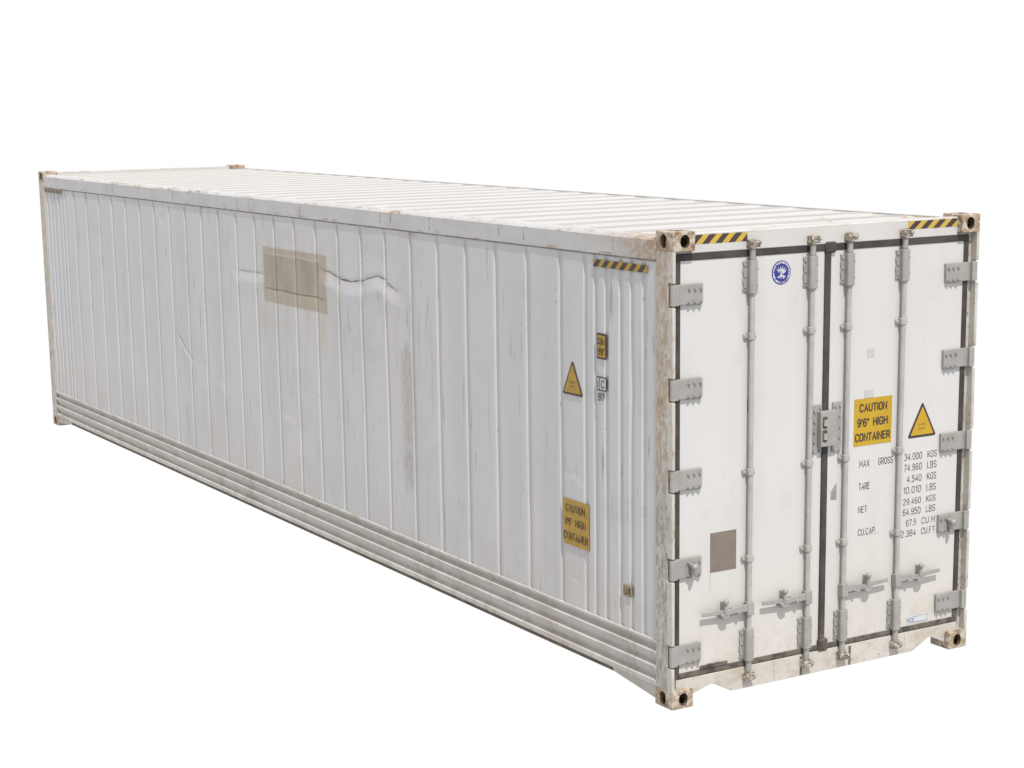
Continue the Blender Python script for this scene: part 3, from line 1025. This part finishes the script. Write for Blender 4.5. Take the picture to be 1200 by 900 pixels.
# stencilled weights
T = SF + .0008
ZT = [(1.326, 1.371), (1.254, 1.300), (1.178, 1.224), (1.104, 1.150), (1.030, 1.072), (.960, 1.006), (.886, .930), (.816, .860)]
num = ['34.000', '74.960', '4.540', '10.010', '29.460', '64.950', '67.5', '2.384']
unit = ['KGS', 'LBS', 'KGS', 'LBS', 'KGS', 'LBS', 'CU.M', 'CU.FT']
X0 = [1.886, 1.886, 1.914, 1.886, 1.886, 1.886, 1.916, 1.874]
items = []
for i in range(8):
    xe = 2.040 if i < 6 else 2.005
    items.append((num[i], X0[i], xe, ZT[i][0], ZT[i][1]))
    items.append((unit[i], 2.088 if i < 6 else 2.052, 2.170, ZT[i][0], ZT[i][1]))
items += [('MAX', 1.505, 1.590, 1.326, 1.371), ('GROSS', 1.663, 1.788, 1.326, 1.371), ('TARE', 1.503, 1.596, 1.178, 1.224),
          ('NET', 1.503, 1.578, 1.028, 1.072), ('CU.CAP.', 1.506, 1.660, .878, .922)]
writing('weight_lettering', [(a, b - .006, c - .006, d_, e) for a, b, c, d_, e in items], 'door', T, INK, ROOT, .10)

# blue round seal on the door
SC = (.842, 2.609)


def disc(r, n=32, sx=1.0):
    return [(SC[0] + r * sx * math.cos(2 * math.pi * i / n), SC[1] + r * math.sin(2 * math.pi * i / n)) for i in range(n)]


seal = make('round_seal', MB().prism(disc(.073), 'y', SF, DY + .001), BLUE, ROOT)
mb = MB()
outer, inner = disc(.067, 40), disc(.055, 40)
for i in range(40):
    j = (i + 1) % 40
    mb._a([(outer[i][0], SF - .001, outer[i][1]), (outer[j][0], SF - .001, outer[j][1]), (inner[j][0], SF - .001, inner[j][1]), (inner[i][0], SF - .001, inner[i][1])], [(0, 1, 2, 3)])
make('seal_ring', mb, WHITE, seal, smooth=False)
# lettering round the ring
mbt = MB()


def ring_text(s, a_mid, span, inward):
    n = len(s)
    for i, ch in enumerate(s):
        if ch == ' ':
            continue
        f = (i / (n - 1) - .5) * span
        ang = a_mid - f if not inward else a_mid + f
        me, pts = text_mesh(ch, -.0042, .0042, -.0055, .0055, offset=.01)
        rot = ang - math.pi / 2 if not inward else ang + math.pi / 2
        cx, cz = SC[0] + .060 * math.cos(ang), SC[1] + .060 * math.sin(ang)
        k = len(mbt.v)
        for (u, v) in pts:
            mbt.v.append((cx + u * math.cos(rot) - v * math.sin(rot), SF - .002, cz + u * math.sin(rot) + v * math.cos(rot)))
        mbt.f += [tuple(q + k for q in p.vertices) for p in me.polygons]
        bpy.data.meshes.remove(me)


ring_text('AMERICAN BUREAU', math.pi / 2, 3.5, False)
ring_text('OF SHIPPING', -math.pi / 2, 1.9, True)
me = bpy.data.meshes.new('lettering')
me.from_pydata(mbt.v, [], mbt.f)
link('lettering', me, BLUE, seal)
# white bird with spread wings inside the seal
em = MB()
def leafpoly(p0, p1, wid):
    a, b = Vector(p0), Vector(p1)
    d_ = (b - a)
    n_ = Vector((-d_.y, d_.x)).normalized() * wid
    q = [a, a + d_ * .45 + n_, b, a + d_ * .45 - n_]
    em._a([(SC[0] + p.x, SF - .0012, SC[1] + p.y) for p in q], [(0, 1, 2, 3)])
for p0, p1, w_ in [((-.002, -.006), (-.040, .024), .006), ((-.003, -.010), (-.026, .036), .0055), ((-.001, -.006), (-.008, .044), .005),
                   ((.003, -.006), (.012, .044), .005), ((.004, -.008), (.030, .034), .006), ((.005, -.010), (.042, .018), .006),
                   ((0, .004), (-.004, -.040), .010), ((-.004, -.022), (-.034, -.030), .006), ((.002, -.022), (.034, -.026), .008), ((.010, -.030), (.026, -.040), .004)]:
    leafpoly(p0, p1, w_)
make('emblem', em, WHITE, seal, smooth=False)

# brown blank decal, glue marks, small prints
door_plate('blank_decal', .320, .518, .809, 1.056, BROWN)
make('decal_drip', MB().box(.320, .3235, SF + .0006, DY + .001, .70, .809), GHOST, ROOT)
door_plate('glue_mark', 1.548, 1.604, 2.032, 2.086, GHOST)
door_plate('glue_mark', 1.530, 1.602, 1.772, 1.820, GHOST)
make('grey_mark', MB().prism([(1.266, 1.143), (1.266, 1.196), (1.312, 1.252), (1.314, 1.143)], 'y', SF + .0005, DY + .001), GREYMARK, ROOT)
make('tape_strip', MB().box(.594, .603, SF + .0005, DY + .001, 1.774, 1.856), TAPE, ROOT)
mp = door_plate('maker_label', 1.936, 2.126, .222, .268, WHITE)
fr = MB()
for (a, b, c_, d_) in ((1.998, 2.124, .2245, .2275), (1.998, 2.124, .2625, .2655), (1.998, 2.001, .2245, .2655), (2.121, 2.124, .2245, .2655)):
    fr.box(a, b, SF - .001, SF + .0005, c_, d_)
make('label_frame', fr, PALEBLUE, mp)
writing('lettering', [('MCI', 1.940, 1.994, .228, .260)], 'door', SF - .0012, PALEBLUE, mp, .16)


# black and yellow hazard stripes
def hazard(plane, u0, u1, v0, v1, n, lean, ymat=YELLOW_STRIPE, flip=False, t=0.0):
    w = (u1 - u0) / n
    hgt = v1 - v0
    if plane == 'header':
        lab = make('hazard_label', MB().box(u0, u1, t, t + .003, v0, v1), ymat, ROOT)
    else:
        lab = make('hazard_label', MB().box(t, t + .003, u0, u1, v0, v1), ymat, ROOT)
    for i in range(-2, n + 2):
        a = u0 + (i + (.55 if not flip else 0)) * w
        ring = [(a, v0), (a + w * .5, v0), (a + w * .5 + lean, v1), (a + lean, v1)]
        # clip to the label
        out = []
        for k in range(4):
            p, q = ring[k], ring[(k + 1) % 4]
            out.append(p)
            for lim in (u0, u1):
                if (p[0] - lim) * (q[0] - lim) < 0:
                    f = (lim - p[0]) / (q[0] - p[0])
                    out.append((lim, p[1] + (q[1] - p[1]) * f))
        out = [p for p in out if u0 - 1e-5 <= p[0] <= u1 + 1e-5]
        if len(out) < 3:
            continue
        m_ = MB()
        if plane == 'header':
            m_.prism(out, 'y', t - .0012, t + .001)
        else:
            m_.prism(out, 'x', t - .0012, t + .001)
        make('stripe', m_, BLACK, lab, smooth=False)


hazard('header', .184, .572, 2.815, 2.868, 4, .055, t=.0385)
hazard('header', 1.852, 2.270, 2.820, 2.870, 4, .06, flip=True, t=.0385)
hazard('side', .262, .842, 2.640, 2.685, 6, -.045, YELLOW_OLD, t=.0012)
hazard('side', 11.40, 11.99, 2.672, 2.703, 6, -.045, OLDTAG, t=.0012)

# side signs
ys = side_plate('height_sign', .702, .806, 2.070, 2.230, BLACK)
make('sign_face', MB().box(-.0002, .002, .711, .797, 2.082, 2.218), YELLOW_OLD, ys)
writing('lettering', [('2.9m', -.793, -.715, 2.160, 2.205), ("9'6\"", -.790, -.718, 2.094, 2.140)], 'side', -.0012, INK_OLD, ys, .18)
ic = side_plate('code_mark', .700, .808, 1.870, 1.958, INK)
make('mark_cell', MB().box(-.0002, .002, .780, .800, 1.879, 1.949).box(-.0002, .002, .707, .769, 1.879, 1.949), SIDE, ic)
writing('lettering', [('C', -.757, -.720, 1.888, 1.940), ('i', -.795, -.786, 1.888, 1.940), ('87', -.792, -.722, 1.806, 1.854)], 'side', -.0012, INK, ic, .15)
sc_ = side_plate('caution_sign', .908, 1.214, .810, 1.112, YELLOW_OLD)
writing('lettering', [('CAUTION', -1.178, -.950, 1.030, 1.082), ("9'6\"", -1.190, -1.105, .940, .990), ('HIGH', -1.065, -.944, .940, .990),
                      ('CONTAINER', -1.205, -.916, .842, .896)], 'side', -.0004, INK_OLD, sc_, .17)
st_ = make('warning_triangle', MB().prism(tri(1.088, 1.800, 2.026, .120, 1.0, .05), 'x', .0012, .0035), BLACK, ROOT)
make('triangle_face', MB().prism(tri(1.088, 1.800, 2.026, .120, .82, .03), 'x', -.0002, .002), YELLOW_OLD, st_)
writing('lettering', [('CAUTION', -1.120, -1.055, 1.876, 1.888), ('HEIGHT', -1.122, -1.053, 1.850, 1.862)], 'side', -.0012, INK_OLD, st_)
tg = side_plate('small_tag', .424, .522, .612, .682, OLDTAG)
writing('lettering', [('LUI', -.512, -.440, .622, .672)], 'side', -.0002, INK_OLD, tg, .2)
